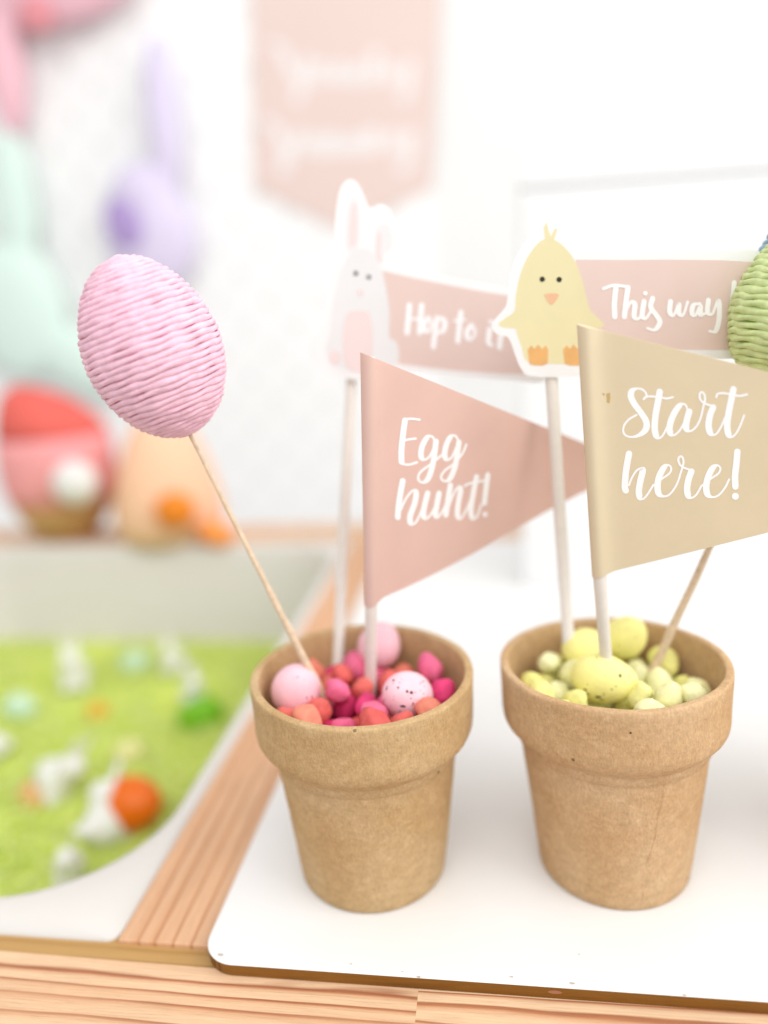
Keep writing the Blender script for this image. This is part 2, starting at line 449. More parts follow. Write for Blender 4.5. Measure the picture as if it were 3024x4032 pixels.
# ------------------------------------------------------------------ table frame
RAIL_Z = -0.505
table = thing('play_table', 'natural pine play table frame under the white board and tub', 'table', (0, 0, RAIL_Z))
def rail_piece(xa, xb, mat):
    def yb(x): return 0.38 - 0.0125*(x + 7.6)        # back edge runs a touch askew
    v = [(xa, -7.5, -4), (xb, -7.5, -4), (xb, yb(xb), -4), (xa, yb(xa), -4),
         (xa, -7.5, RAIL_Z), (xb, -7.5, RAIL_Z), (xb, yb(xb), RAIL_Z), (xa, yb(xa), RAIL_Z)]
    f = [(3,2,1,0),(4,5,6,7),(0,1,5,4),(1,2,6,5),(2,3,7,6),(3,0,4,7)]
    o = mk('rail_plank', v, f, mat, table, smooth=False)
    o['label'] = 'front rail plank with ridged reddish grain'
jx = atz(1642, 3950, RAIL_Z).x
rail_piece(-58, jx - 0.0008, M['wood_rail'])
rail_piece(jx + 0.0008, 60, M['wood_rail_b'])
box('ledge', (-58, -0.6, -4), (60, 1.9, -0.68), M['wood_ledge'], table, 0)
box('cross_bar', (-3.52, 1.18, -4), (0.9, 50.9, -0.5), M['wood_bar'], table, 0.06)
box('back_rail', (-58, 50.9, -4), (60, 57.0, RAIL_Z), M['wood_rail_b'], table, 0.1)

# ------------------------------------------------------------------ white board
def rrect(x0, y0, x1, y1, r, z, n=10):
    P = []
    for cx, cy, a0 in ((x1-r, y1-r, 0), (x0+r, y1-r, 90), (x0+r, y0+r, 180), (x1-r, y0+r, 270)):
        for k in range(n+1):
            a = math.radians(a0 + 90*k/n); P.append(Vector((cx + r*math.cos(a), cy + r*math.sin(a), z)))
    return P
def slab(name, loops, mat, parent):
    n = len(loops[0]); V = [p for l in loops for p in l]
    F = [tuple(reversed(range(n))), tuple(range((len(loops)-1)*n, len(loops)*n))]
    for i in range(len(loops)-1):
        for k in range(n): F.append((i*n+k, i*n+(k+1) % n, (i+1)*n+(k+1) % n, (i+1)*n+k))
    o = mk(name, V, F, mat, parent); edge_split(o, 50); return o
lid = thing('white_board', 'white laminated board with brown edge under the two pots', 'board', (0, 0, -0.5))
def lidloop(inset, z): return rrect(0+inset, 0+inset, 46-inset, 49-inset, 1.15-inset*0.5, z, 12)
slab('core', [lidloop(0.05, -0.498), lidloop(0.02, -0.45), lidloop(0.02, -0.035)], M['lid_core'], lid)
slab('laminate', [lidloop(0.0, -0.035), lidloop(0.0, -0.022), lidloop(0.01, -0.008), lidloop(0.05, 0.0)], M['lid_white'], lid)
M['chip'] = plain('chipped_core', A(190, 184, 176), 0.9, (800, 0.2), None)
for (px, py, s) in ((868, 3758, 0.10), (2012, 3846, 0.05), (2253, 3872, 0.07), (1648, 3846, 0.05), (2695, 3917, 0.05), (2280, 3757, 0.035), (1584, 3826, 0.035), (1382, 3795, 0.04)):
    c = atz(px, py, 0.004)
    n = 9; ph = random.random()*6
    ring = [c + Vector((s*1.5*math.cos(2*math.pi*k/n)*random.uniform(.55, 1.1), s*math.sin(2*math.pi*k/n)*random.uniform(.4, 1.0), 0)) for k in range(n)]
    mk('chip', ring, [tuple(range(n))], M['chip'], lid, smooth=False)
# pinkish smudge of paint on the board's brown edge
c = Vector((atz(2187, 3920, -0.2).x, 0.0, -0.22))
sm = [c + Vector((0.22*math.cos(2*math.pi*k/12), 0.012, 0.07*math.sin(2*math.pi*k/12))) for k in range(12)]
mk('paint_smudge', sm, [tuple(range(12))], plain('smudge', A(180, 120, 90), 0.8), lid, smooth=False)

# ------------------------------------------------------------------ tub
tub = thing('sensory_tub', 'off-white plastic tub of green rice set into the table', 'tub', (-24, 25, -12))
def tubloop(inset, r, z): return rrect(-46+inset, 2.85+inset, -4.4-inset, 50.0-inset, r, z, 12)
outer = rrect(-50, 1.22, -3.56, 50.8, 0.5, -0.52, 12)
outer_b = [Vector((p.x, p.y, -0.70)) for p in outer]
loops = [outer_b, outer, tubloop(-0.35, 6.4, -0.50), tubloop(-0.1, 6.2, -0.56), tubloop(0.08, 6.1, -0.85)]
for k in range(1, 9): loops.append(tubloop(0.08 + 0.24*k, 6.1 - 0.1*k, -0.85 - 1.4*k))
n = len(outer)
V = [p for l in loops for p in l]; F = []
for i in range(len(loops)-1):
    for k in range(n): F.append((i*n+k, (i+1)*n+k, (i+1)*n+(k+1) % n, i*n+(k+1) % n))
F.append(tuple(range((len(loops)-1)*n, len(loops)*n)))
mk('basin', V, F, M['tub'], tub)

RICE_Z = -10.0
def rice():
    base = tubloop(1.6, 5.5, RICE_Z - 0.35)
    rnd = random.Random(3)
    o = mk('rice_bed', base, [tuple(range(len(base)))], M['rice_base'], None, (-24, 25, RICE_Z), smooth=False)
    tag(o, 'bed of green dyed rice filling the tub', 'rice', kind='stuff')
    V, F, T = [], [], []
    for g in range(17000):
        x, y = rnd.uniform(-44.2, -6.2), rnd.uniform(4.7, 48.0)
        z = RICE_Z + rnd.uniform(-0.35, 0.1) + 0.35*mnoise.noise(Vector((x*0.15, y*0.15, 0)))
        a, t = rnd.uniform(0, math.pi*2), rnd.uniform(-0.5, 0.5)
        L = Vector((math.cos(a)*math.cos(t), math.sin(a)*math.cos(t), math.sin(t)))
        S = L.cross(Vector((0, 0, 1))).normalized(); U = S.cross(L)
        c = Vector((x, y, z)); n0 = len(V)
        V += [c - L*0.36, c + S*0.13, c + U*0.13, c - S*0.13, c - U*0.13, c + L*0.36]
        F += [(n0, n0+2, n0+1), (n0, n0+3, n0+2), (n0, n0+4, n0+3), (n0, n0+1, n0+4),
              (n0+5, n0+1, n0+2), (n0+5, n0+2, n0+3), (n0+5, n0+3, n0+4), (n0+5, n0+4, n0+1)]
        tone = rnd.random(); T += [tone]*6
    g = mk('rice_grains', V, F, M['rice'], o)
    g['kind'] = 'stuff'
    a = g.data.attributes.new('tone', 'FLOAT', 'POINT'); a.data.foreach_set('value', T)
rice()

# ------------------------------------------------------------------ things lying in the rice
def egg_profile(r, L, n=16, sharp=0.16):
    P = []
    for i in range(1, n):
        a = math.pi*i/n
        z = -math.cos(a)
        P.append((r*math.sin(a)*(1 - sharp*z), z*L/2))
    return P
def shell_egg(name, label, cat, px, r, mat, sink=0.45, group=None):
    p = atz(px[0], px[1], RICE_Z + r*(1-sink))
    V, F = lathe(egg_profile(r, r*2.5), 0, 0, 28)
    e = Euler((math.pi/2 + random.uniform(-.3, .3), 0, random.uniform(-1.4, 1.4)))
    Rm = e.to_matrix()
    o = mk(name, [p + Rm @ v for v in V], F, mat, None, p)
    return tag(o, label, cat, group)
def small_bunny(label, px, h, turn=0.0, tilt=0.0, group=None):
    base = atz(px[0], px[1], RICE_Z + 0.05); h *= 1.25
    Rm = Euler((tilt, tilt*0.8, turn)).to_matrix()
    def E_(c, r): 
        v, f = ellipsoid(Vector(c)*h, Vector(r)*h); return [base + Rm @ q for q in v], f
    parts = [E_((0, 0, .22), (.24, .27, .26)), E_((0, -.14, .52), (.17, .18, .17)),
             E_((-.09, -.08, .80), (.055, .04, .22)), E_((.09, -.08, .80), (.055, .04, .22)),
             E_((0, .27, .14), (.09, .09, .09)), E_((-.12, -.22, .08), (.08, .13, .08)), E_((.12, -.22, .08), (.08, .13, .08))]
    o = blob('bunny_figurine', parts, M['p_white'], None, base, 0.22)
    return tag(o, label, 'figurine', group)
GB = 'white bunny figurines in the rice'
small_bunny('white bunny figurine standing upright in the rice against the tub wall beside mint egg', (301, 2700), 4.4, 0.4, 0.0, GB)
small_bunny('white bunny figurine at the back wall of the tub behind another bunny', (693, 2640), 3.4, -0.5, 0.0, GB)
small_bunny('white bunny figurine resting above the bright green shell in the rice', (762, 2775), 3.3, 0.7, 0.0, GB)
small_bunny('white bunny figurine sitting on the peach shell in the rice', (185, 3115), 4.3, 1.2, 0.5, GB)
small_bunny('white bunny figurine tipped against the large orange egg', (392, 3320), 4.2, -0.8, -0.6, GB)
small_bunny('white bunny figurine half hidden by the near rim of the tub', (272, 3450), 3.0, 0.3, 0.2, GB)
small_bunny('white bunny figurine beside the mint egg at the side of the tub', (-20, 2980), 3.6, -1.0, 0.2, GB)
shell_egg('toy_egg', 'large bright orange toy egg half buried in the rice', 'toy egg', (520, 3165), 1.75, M['p_orange'], 0.2)
shell_egg('toy_egg', 'bright green toy egg shell half buried under a white bunny', 'toy egg', (790, 2815), 1.5, M['p_green'], 0.7)
shell_egg('toy_egg', 'mint toy egg near the back wall of the tub between bunnies', 'toy egg', (530, 2610), 1.1, M['p_mint'], 0.5)
shell_egg('toy_egg', 'mint toy egg lying alone in the open rice', 'toy egg', (80, 2786), 1.15, M['p_mint'], 0.5)
shell_egg('toy_egg', 'small amber toy egg sunk deep in the green rice', 'toy egg', (386, 2813), 0.9, M['p_amber'], 1.2)
shell_egg('toy_egg', 'pale yellow toy egg behind the large orange egg', 'toy egg', (506, 2965), 1.0, M['p_yellow'], 0.8)
shell_egg('toy_egg', 'peach toy egg shell under a sitting white bunny', 'toy egg', (140, 3135), 1.1, M['p_peach'], 1.1)

# ================================================================== BACKGROUND THINGS
# white storage box at the back of the board
wb = thing('storage_box', 'plain white storage box with lid standing behind the chick sign', 'box', (30, 42, 0))
box('carton', (12.3, 36.2, 0.0), (60, 38.6, 28.4), M['box_white'], wb, 0.15)
box('lid', (12.3, 36.19, 28.62), (60, 38.6, 29.4), M['box_white'], wb, 0.08)
box('lid_shadow_strip', (12.5, 36.6, 28.38), (59.7, 38.4, 28.64), M['gap_shade'], wb, 0)  # greyer strip, paints the shadow line under the lid

def stroke(P, thick, thin, up=None, n=10, mono=False):
    """brush stroke: heavier where the pen travels downwards; P in picture-like coordinates (y down)"""
    Q = catmull([(p[0], p[1], 0) for p in P], n)
    W = []
    for i in range(len(Q)):
        t = (Q[min(i+1, len(Q)-1)] - Q[max(i-1, 0)])
        L = t.length or 1
        d = max(0.0, t.y / L)
        W.append(thick if mono else thin + (thick-thin) * (d*d*(3-2*d)))
    for _ in range(6):
        W = [(W[max(i-1, 0)] + W[i]*2 + W[min(i+1, len(W)-1)]) / 4 for i in range(len(W))]
    V, F = [], []
    L_, R_ = [], []
    for i, q in enumerate(Q):
        t = (Q[min(i+1, len(Q)-1)] - Q[max(i-1, 0)]).normalized()
        nrm = Vector((-t.y, t.x, 0)) * (W[i] / 2)
        L_.append(q + nrm); R_.append(q - nrm)
    V = L_ + R_
    k = len(Q)
    for i in range(k-1): F.append((i, i+1, k+i+1, k+i))
    for end, i0, sgn in ((Q[0], 0, -1), (Q[-1], k-1, 1)):        # round caps
        t = ((Q[1]-Q[0]) if i0 == 0 else (Q[-1]-Q[-2])).normalized() * sgn
        a = (L_[i0] - end)
        base = len(V); V.append(end)
        for j in range(9):
            w = math.pi * j / 8
            V.append(end + a*math.cos(w) + t*(a.length*math.sin(w)))
        for j in range(8): F.append((base, base+1+j, base+2+j))
    return V, F
def dot(c, r, n=18):
    return [Vector((c[0]+r*math.cos(2*math.pi*k/n), c[1]+r*math.sin(2*math.pi*k/n), 0)) for k in range(n)], [tuple(range(n))]
def lettering(strokes, mapf, mat, parent, name='lettering', lift=0.004):
    """strokes: list of (V,F) in zoomed picture coordinates; mapf turns (x, y, height) into a place on the sheet"""
    V, F = [], []
    for i, (v, f) in enumerate(strokes):
        n = len(V)
        for j, q in enumerate(v):
            V.append(mapf(q.x, q.y, lift + 0.0003*i + 0.0002*(j % max(1, len(v)//2))/max(1, len(v)//2)))
        F += [tuple(a+n for a in fc) for fc in f]
    return mk(name, V, F, mat, parent, smooth=False)

# wall banner
bn_ = thing('wall_banner', 'pale pink pointed paper banner with white script on the pegboard', 'banner', (-10.5, 99.2, 33))
bp = [aty(978, -420, 99.2), aty(985, 0, 99.2), aty(1000, 745, 99.2), aty(1345, 912, 99.2), aty(1700, 742, 99.2), aty(1738, 0, 99.2), aty(1750, -420, 99.2)]
V = bp + [p + Vector((0, 0.08, 0)) for p in bp]; k = len(bp)
F = [tuple(reversed(range(k))), tuple(range(k, 2*k))] + [(i, (i+1) % k, k+(i+1) % k, k+i) for i in range(k)]
mk('sheet', V, F, M['banner'], bn_, smooth=False)
def bmap(x, y, h):
    p = aty(900 + x/1.659, y/1.659, 99.2); return p + Vector((0, -0.03 - h, 0))
S_ = []
for P in ([(290, 290), (350, 330), (400, 430), (450, 520), (480, 480), (500, 430)], [(520, 400), (490, 520), (450, 640)],
          [(560, 500), (610, 450), (620, 420), (590, 440), (580, 510), (620, 530), (660, 480)],
          [(760, 430), (710, 440), (690, 510), (730, 520), (770, 440), (770, 520), (810, 500)],
          [(860, 440), (830, 480), (870, 520), (840, 540)], [(960, 350), (940, 450), (930, 530), (970, 520)],
          [(1060, 440), (1040, 500), (1080, 520), (1130, 440)], [(1190, 420), (1180, 520), (1150, 640), (1110, 620)],
          [(1000, 470), (1030, 480)]):
    S_.append(stroke(P, 62, 34))
for P in ([(240, 790), (310, 840), (370, 980), (350, 1100)], [(470, 880), (410, 970), (370, 1100)], [(350, 960), (420, 930), (480, 940)],
          [(560, 900), (520, 930), (530, 990), (570, 980), (590, 920)], [(640, 900), (620, 990)], [(680, 890), (670, 970), (710, 980), (740, 900), (740, 980)],
          [(830, 900), (790, 920), (790, 980), (830, 980), (850, 910)], [(900, 880), (890, 980)], [(950, 860), (930, 960), (970, 970), (1010, 900)],
          [(1080, 880), (1060, 960), (1110, 970), (1160, 880)], [(1200, 880), (1180, 1000), (1150, 1110), (1100, 1090)]):
    S_.append(stroke(P, 62, 34))
lettering(S_, bmap, M['banner_print'], bn_)

# pastel bunny hangings on the pegboard
def px_e(px, py, rx, ry, Y, depth, roll=0.0):
    c = aty(px, py, Y); k = (c - CAM_LOC).dot(-(RM @ Vector((0, 0, 1)))) / FPX
    return ellipsoid(c, (rx*k, depth, ry*k), Euler((0, roll, 0)))
YB = 96.5
hl = thing('bunny_hanging', 'lavender bunny shaped wall cup with its shaded hollow painted darker purple', 'wall decoration', aty(600, 1080, YB))
blob('body', [px_e(590, 930, 185, 215, YB, 3.0), px_e(640, 470, 68, 300, YB, 1.8), px_e(560, 780, 130, 130, YB, 2.8)], M['lav'], hl, voxel=0.5)
v, f = px_e(492, 885, 78, 105, YB-2.6, 0.9, -0.5); mk('painted_shade', v, f, M['lav_shade'], hl)  # darker ellipsoid paints in the shaded hollow
hm = thing('bunny_hanging', 'mint bunny shaped wall cup with a tall ear', 'wall decoration', aty(100, 1450, YB))
blob('body', [px_e(55, 790, 95, 270, YB, 1.8, 0.05), px_e(60, 1220, 215, 260, YB, 3.0), px_e(330, 1420, 230, 120, YB, 2.4, 0.45)], M['mint'], hm, voxel=0.5)
hp = thing('bunny_hanging', 'pink bunny shaped wall cup with one drooping ear', 'wall decoration', aty(150, -200, YB))
blob('body', [px_e(190, -170, 400, 245, YB, 3.0), px_e(10, 230, 85, 290, YB, 1.8)], M['pinkb'], hp, voxel=0.5)
v, f = px_e(140, 55, 70, 70, YB-2.2, 1.0); mk('painted_shade', v, f, plain('rose_shade', A(232, 150, 158), 0.8), hp)  # occlusion shade below the body, put on as a rose ellipsoid

# felt basket on the back rail
bk = thing('egg_basket', 'pink egg-shaped felt basket with red top and white pompom on the back rail', 'basket', (-35.4, 54, RAIL_Z))
prof = [(2.8, RAIL_Z), (3.6, 0.6), (4.6, 2.2), (5.3, 3.8)]
v, f = lathe(prof, -35.4, 54, 40); mk('base', v, f, M['tanb'], bk)
v, f = lathe([(5.32, 3.8), (5.7, 5.4), (5.85, 7.4), (5.8, 9.2), (5.55, 10.6)], -35.4, 54, 40); mk('body', v, f, M['pinkf'], bk)
v, f = lathe([(5.5, 10.6), (5.2, 12.2), (4.6, 13.8), (3.4, 15.0), (1.2, 15.6)], -35.4, 54, 40, lambda p: Vector((p.x, p.y, p.z - 0.5*(p.x+1.5)*max(0, (p.z-10.6)/5)))); mk('top', v, f, M['redb'], bk)
pc = aty(296, 1900, 48.3)
v, f = ellipsoid(pc, (2.2, 2.0, 2.2))
v = [pc + (q - pc)*(1 + 0.06*mnoise.noise(q*1.6)) for q in v]; mk('pompom', v, f, M['pom'], bk)
# peach toy with orange feet on the back rail
gt = thing('felt_chick', 'peach cone-shaped felt toy with orange beak and foot on the back rail', 'toy', (-23.5, 54, RAIL_Z))
v, f = lathe([(5.2, RAIL_Z), (5.7, 1.4), (5.6, 3.6), (4.9, 6.4), (3.9, 9.2), (2.6, 11.4), (0.9, 12.8)], -23.6, 54, 40); mk('body', v, f, M['peach'], gt)
pc = aty(690, 2010, 48.5); v, f = ellipsoid(pc, (2.0, 1.8, 1.8)); mk('beak', v, f, M['orange'], gt)
pc = aty(850, 2100, 50.2); v, f = ellipsoid(pc, (1.9, 1.6, 1.2), Euler((0, 0.4, 0))); mk('foot', v, f, M['orange_l'], gt)

# ================================================================== POTS
HP = 8.29
PROF = [(2.60, 0.0), (2.70, 0.03), (2.77, 0.14), (2.80, 0.40), (2.90, 1.2), (3.05, 2.6), (3.20, 4.0), (3.33, 5.2), (3.37, 5.56), (3.385, 5.62),
        (3.47, 5.68), (3.70, 5.90), (3.87, 6.10), (3.95, 6.28), (3.975, 6.5), (3.985, 7.4), (4.0, 8.0), (4.0, 8.20), (3.985, 8.26), (3.95, 8.285), (3.90, 8.29),
        (3.78, 8.29), (3.74, 8.28), (3.71, 8.25), (3.70, 8.18), (3.66, 7.9), (3.60, 7.0), (3.50, 6.0), (3.42, 5.35), (3.3, 5.25), (0.02, 5.25)]
def pot(cx, cy, tilt, seed, mat, label):
    t = thing('paper_pot', label, 'pot', (cx, cy, 0), 'brown paper pots on the white board')
    prof = []
    for i in range(len(PROF)-1):                           # finer rings so that the wobble reads
        (r0, z0), (r1, z1) = PROF[i], PROF[i+1]
        k = max(1, int(math.hypot(r1-r0, z1-z0)/0.3)) if i < len(PROF)-2 else 1
        for j in range(k): prof.append((r0+(r1-r0)*j/k, z0+(z1-z0)*j/k))
    prof.append(PROF[-1])
    def wob(p):
        q = p.copy(); rr = math.hypot(p.x, p.y)
        if rr > 1e-3:
            d = 0.035*mnoise.noise(Vector((p.x*0.35+seed, p.y*0.35, p.z*0.25))) + 0.012*mnoise.noise(Vector((p.x*1.6+seed, p.y*1.6, p.z*1.6)))
            w = min(1, p.z/0.5)
            q.x += p.x/rr*d*w; q.y += p.y/rr*d*w
            if p.z > 8: q.z += 0.02*mnoise.noise(Vector((p.x*0.9, p.y*0.9, seed)))
        s = p.z/HP
        return Vector((q.x + tilt[0]*p.z, q.y + tilt[1]*p.z, q.z + (-tilt[0]*p.x - tilt[1]*p.y)*s))
    v, f = lathe(prof, cx, cy, 128, wob)
    mk('body', v, f, mat, t)
    return t
P1, P2 = (5.209, 5.206), (14.388, 6.03)
pot1 = pot(*P1, (0.007, -0.024), 1.3, M['kraft_a'], 'brown paper pot filled with pink pebbles and pink eggs')
pot2 = pot(*P2, (-0.022, 0.015), 7.7, M['kraft_b'], 'brown paper pot filled with yellow pebbles and yellow eggs')
P3 = (24.9, 7.2)
pot3 = pot(*P3, (0.0, 0.0), 4.1, M['kraft_b'], 'brown paper pot holding only the blue egg skewer')
M['pit'] = plain('dark_pit', A(70, 40, 20), 0.9, (800, 0.1), None)
# the small dark hole in the band of the second pot, and a seam down its side
def pot_surface(px, py, c, prof_r):
    """where the view ray meets the pot's outer surface (radius given)"""
    d = ray(px, py); o = CAM_LOC - Vector((c[0], c[1], 0))
    a = d.x*d.x + d.y*d.y; b_ = 2*(o.x*d.x + o.y*d.y); cc = o.x*o.x + o.y*o.y - prof_r**2
    t = (-b_ - math.sqrt(b_*b_ - 4*a*cc))/(2*a)
    return CAM_LOC + d*t
for (px, py, c, r, s, par) in ((2483, 2886, P2, 3.985, 0.036, pot2), (2388, 3262, P2, 3.10, 0.016, pot2), (2471, 3284, P2, 3.10, 0.02, pot2),
                               (1395, 2984, P1, 3.96, 0.022, pot1), (1288, 2987, P1, 3.96, 0.016, pot1)):
    p = pot_surface(px, py, (c[0] + (-0.1 if c is P2 else 0.0), c[1] + (0.08 if c is P2 else -0.12)), r)
    v, f = ellipsoid(p, (s, s*0.6, s*random.uniform(.6, 1.0)), nu=10, nv=8); mk('pit', v, f, M['pit'], par)
seam = []
for i, (px, py) in enumerate([(2640, 3030), (2618, 3080), (2605, 3170), (2588, 3230), (2582, 3290), (2560, 3360), (2543, 3410), (2535, 3470), (2530, 3550)]):
    z = 5.3 - i*0.62
    seam.append(pot_surface(px, py, (P2[0]-0.05, P2[1]), 2.79 + 0.55*max(0, z)/5.4))
sp_ = catmull(seam, 6)
v, f = tube(sp_, [0.003 + 0.004*random.random() for _ in sp_], 6); mk('seam', v, f, plain('seam_crack_line', A(196, 158, 114), 0.9), pot2)  # thin crack line close to the pot's own colour

# ------------------------------------------------------------------ eggs lying in the pots
def egg_mesh(name, r, L, mat, seed, sharp=0.14):
    V, F = lathe(egg_profile(r, L, 22, sharp), 0, 0, 36)
    V = [v*(1 + 0.018*mnoise.noise(v*1.6 + Vector((seed, 0, 0)))) for v in V]
    me_o = mk(name, V, F, mat, None, (0, 0, 0)); return me_o
EGGS = [  # px, py, z, r, L, rot, mat, label, pot
    (1170, 2712, 7.62, 0.92, 2.02, (0.5, 0.25, 0.3), 'pink_egg', 'plain pink egg with two dark specks at the foot of the skewer', 1),
    (1600, 2738, 7.58, 0.86, 1.95, (0.9, -0.35, -0.5), 'pink_egg_s', 'pink egg densely speckled with black on coral pebbles', 1),
    (1495, 2537, 7.95, 0.84, 1.9, (0.2, 0.3, 0.4), 'pink_egg', 'pink egg behind the stick of the pink pennant', 1),
    (2380, 2672, 7.55, 0.88, 2.35, (0.25, 1.75, 0.15), 'yellow_egg', 'yellow egg with black specks lying in front of the stick of the tan pennant', 2),
    (2300, 2560, 7.70, 0.84, 2.0, (0.4, -1.2, 0.4), 'yellow_egg', 'yellow egg lying behind the stick of the tan pennant next to the chick sign stick', 2),
    (2462, 2508, 8.02, 0.80, 1.9, (0.5, 0.5, 0.2), 'yellow_egg', 'yellow egg leaning on the inner back wall of its pot', 2)]
egg_pts = {1: [], 2: []}
M['speck'] = plain('dark_speck', A(48, 34, 36), 0.8, (900, 0.2), None, 0.2)
SPECKS = {0: ((980, 2400, 1.803), [(410, 627, 13, 14), (447, 622, 13, 20), (345, 480, 20, 6), (318, 487, 7, 6), (395, 498, 6, 6)]),
          1: ((980, 2400, 1.803), [(1027, 503, 20, 16), (1070, 518, 8, 8), (980, 557, 14, 30), (1060, 555, 15, 15), (1123, 582, 20, 22), (1150, 630, 10, 10), (962, 642, 10, 20), (968, 678, 9, 13),
              (1092, 686, 40, 17), (1165, 668, 13, 22), (1222, 685, 10, 24), (978, 717, 14, 14), (1217, 525, 14, 9), (1234, 512, 9, 18), (1240, 598, 9, 9), (952, 590, 7, 10), (1130, 610, 9, 5), (1162, 602, 7, 7), (1030, 615, 6, 6), (1010, 683, 6, 5), (1085, 497, 6, 6), (1246, 545, 6, 9), (1025, 525, 9, 8), (985, 732, 7, 6)]),
          3: ((2200, 2350, 2.37), [(575, 738, 25, 30), (495, 863, 13, 13), (533, 833, 11, 8), (265, 905, 36, 16), (372, 935, 46, 20), (400, 960, 34, 16), (655, 740, 14, 8), (355, 570, 12, 18), (420, 910, 8, 14), (268, 820, 9, 6)]),
          5: ((2200, 2350, 2.37), [(640, 300, 10, 10), (720, 380, 8, 10)])}
from mathutils.bvhtree import BVHTree
def specks(o, i):
    if i not in SPECKS: return
    (ox, oy, sc), L = SPECKS[i]
    me = o.data; Rm = Euler(o.rotation_euler).to_matrix()
    pts = [Rm @ v.co + o.location for v in me.vertices]
    tree = BVHTree.FromPolygons(pts, [tuple(p.vertices) for p in me.polygons])
    inv = Rm.inverted()
    for (x, y, w, h) in L:
        d = ray(ox + x/sc, oy + y/sc).normalized()
        hit, nrm, idx, dist = tree.ray_cast(CAM_LOC*CM, d)
        if hit is None: continue
        k = dist/FPX/sc*(0.65 if i == 3 else 0.55)
        U = Vector((0, 0, 1)).cross(nrm).normalized(); W = nrm.cross(U)
        n = 9; a0 = random.random()*6; V = [hit + nrm*0.00006]
        for q in range(n):
            a = 2*math.pi*q/n; f_ = random.uniform(0.65, 1.15)
            V.append(hit + nrm*0.00004 + U*(w*k*f_*math.cos(a)) + W*(h*k*1.1*f_*math.sin(a)))
        m_ = bpy.data.meshes.new('speck')
        m_.from_pydata([tuple(inv @ (v - o.location)) for v in V], [], [(0, 1+q, 1+(q+1) % n) for q in range(n)])
        m_.materials.append(M['speck'])
        c_ = bpy.data.objects.new('speck', m_); COL.objects.link(c_); c_.parent = o
for i, (px, py, z, r, L, rot, mt, lab, pt) in enumerate(EGGS):
    p = atz(px, py, z)
    o = egg_mesh('speckled_egg', r, L, M[mt], i*3.1)
    o.location = p*CM; o.rotation_euler = rot
    tag(o, lab, 'egg', 'speckled eggs in the paper pots')
    egg_pts[pt].append((p, r*1.0))
    specks(o, i)

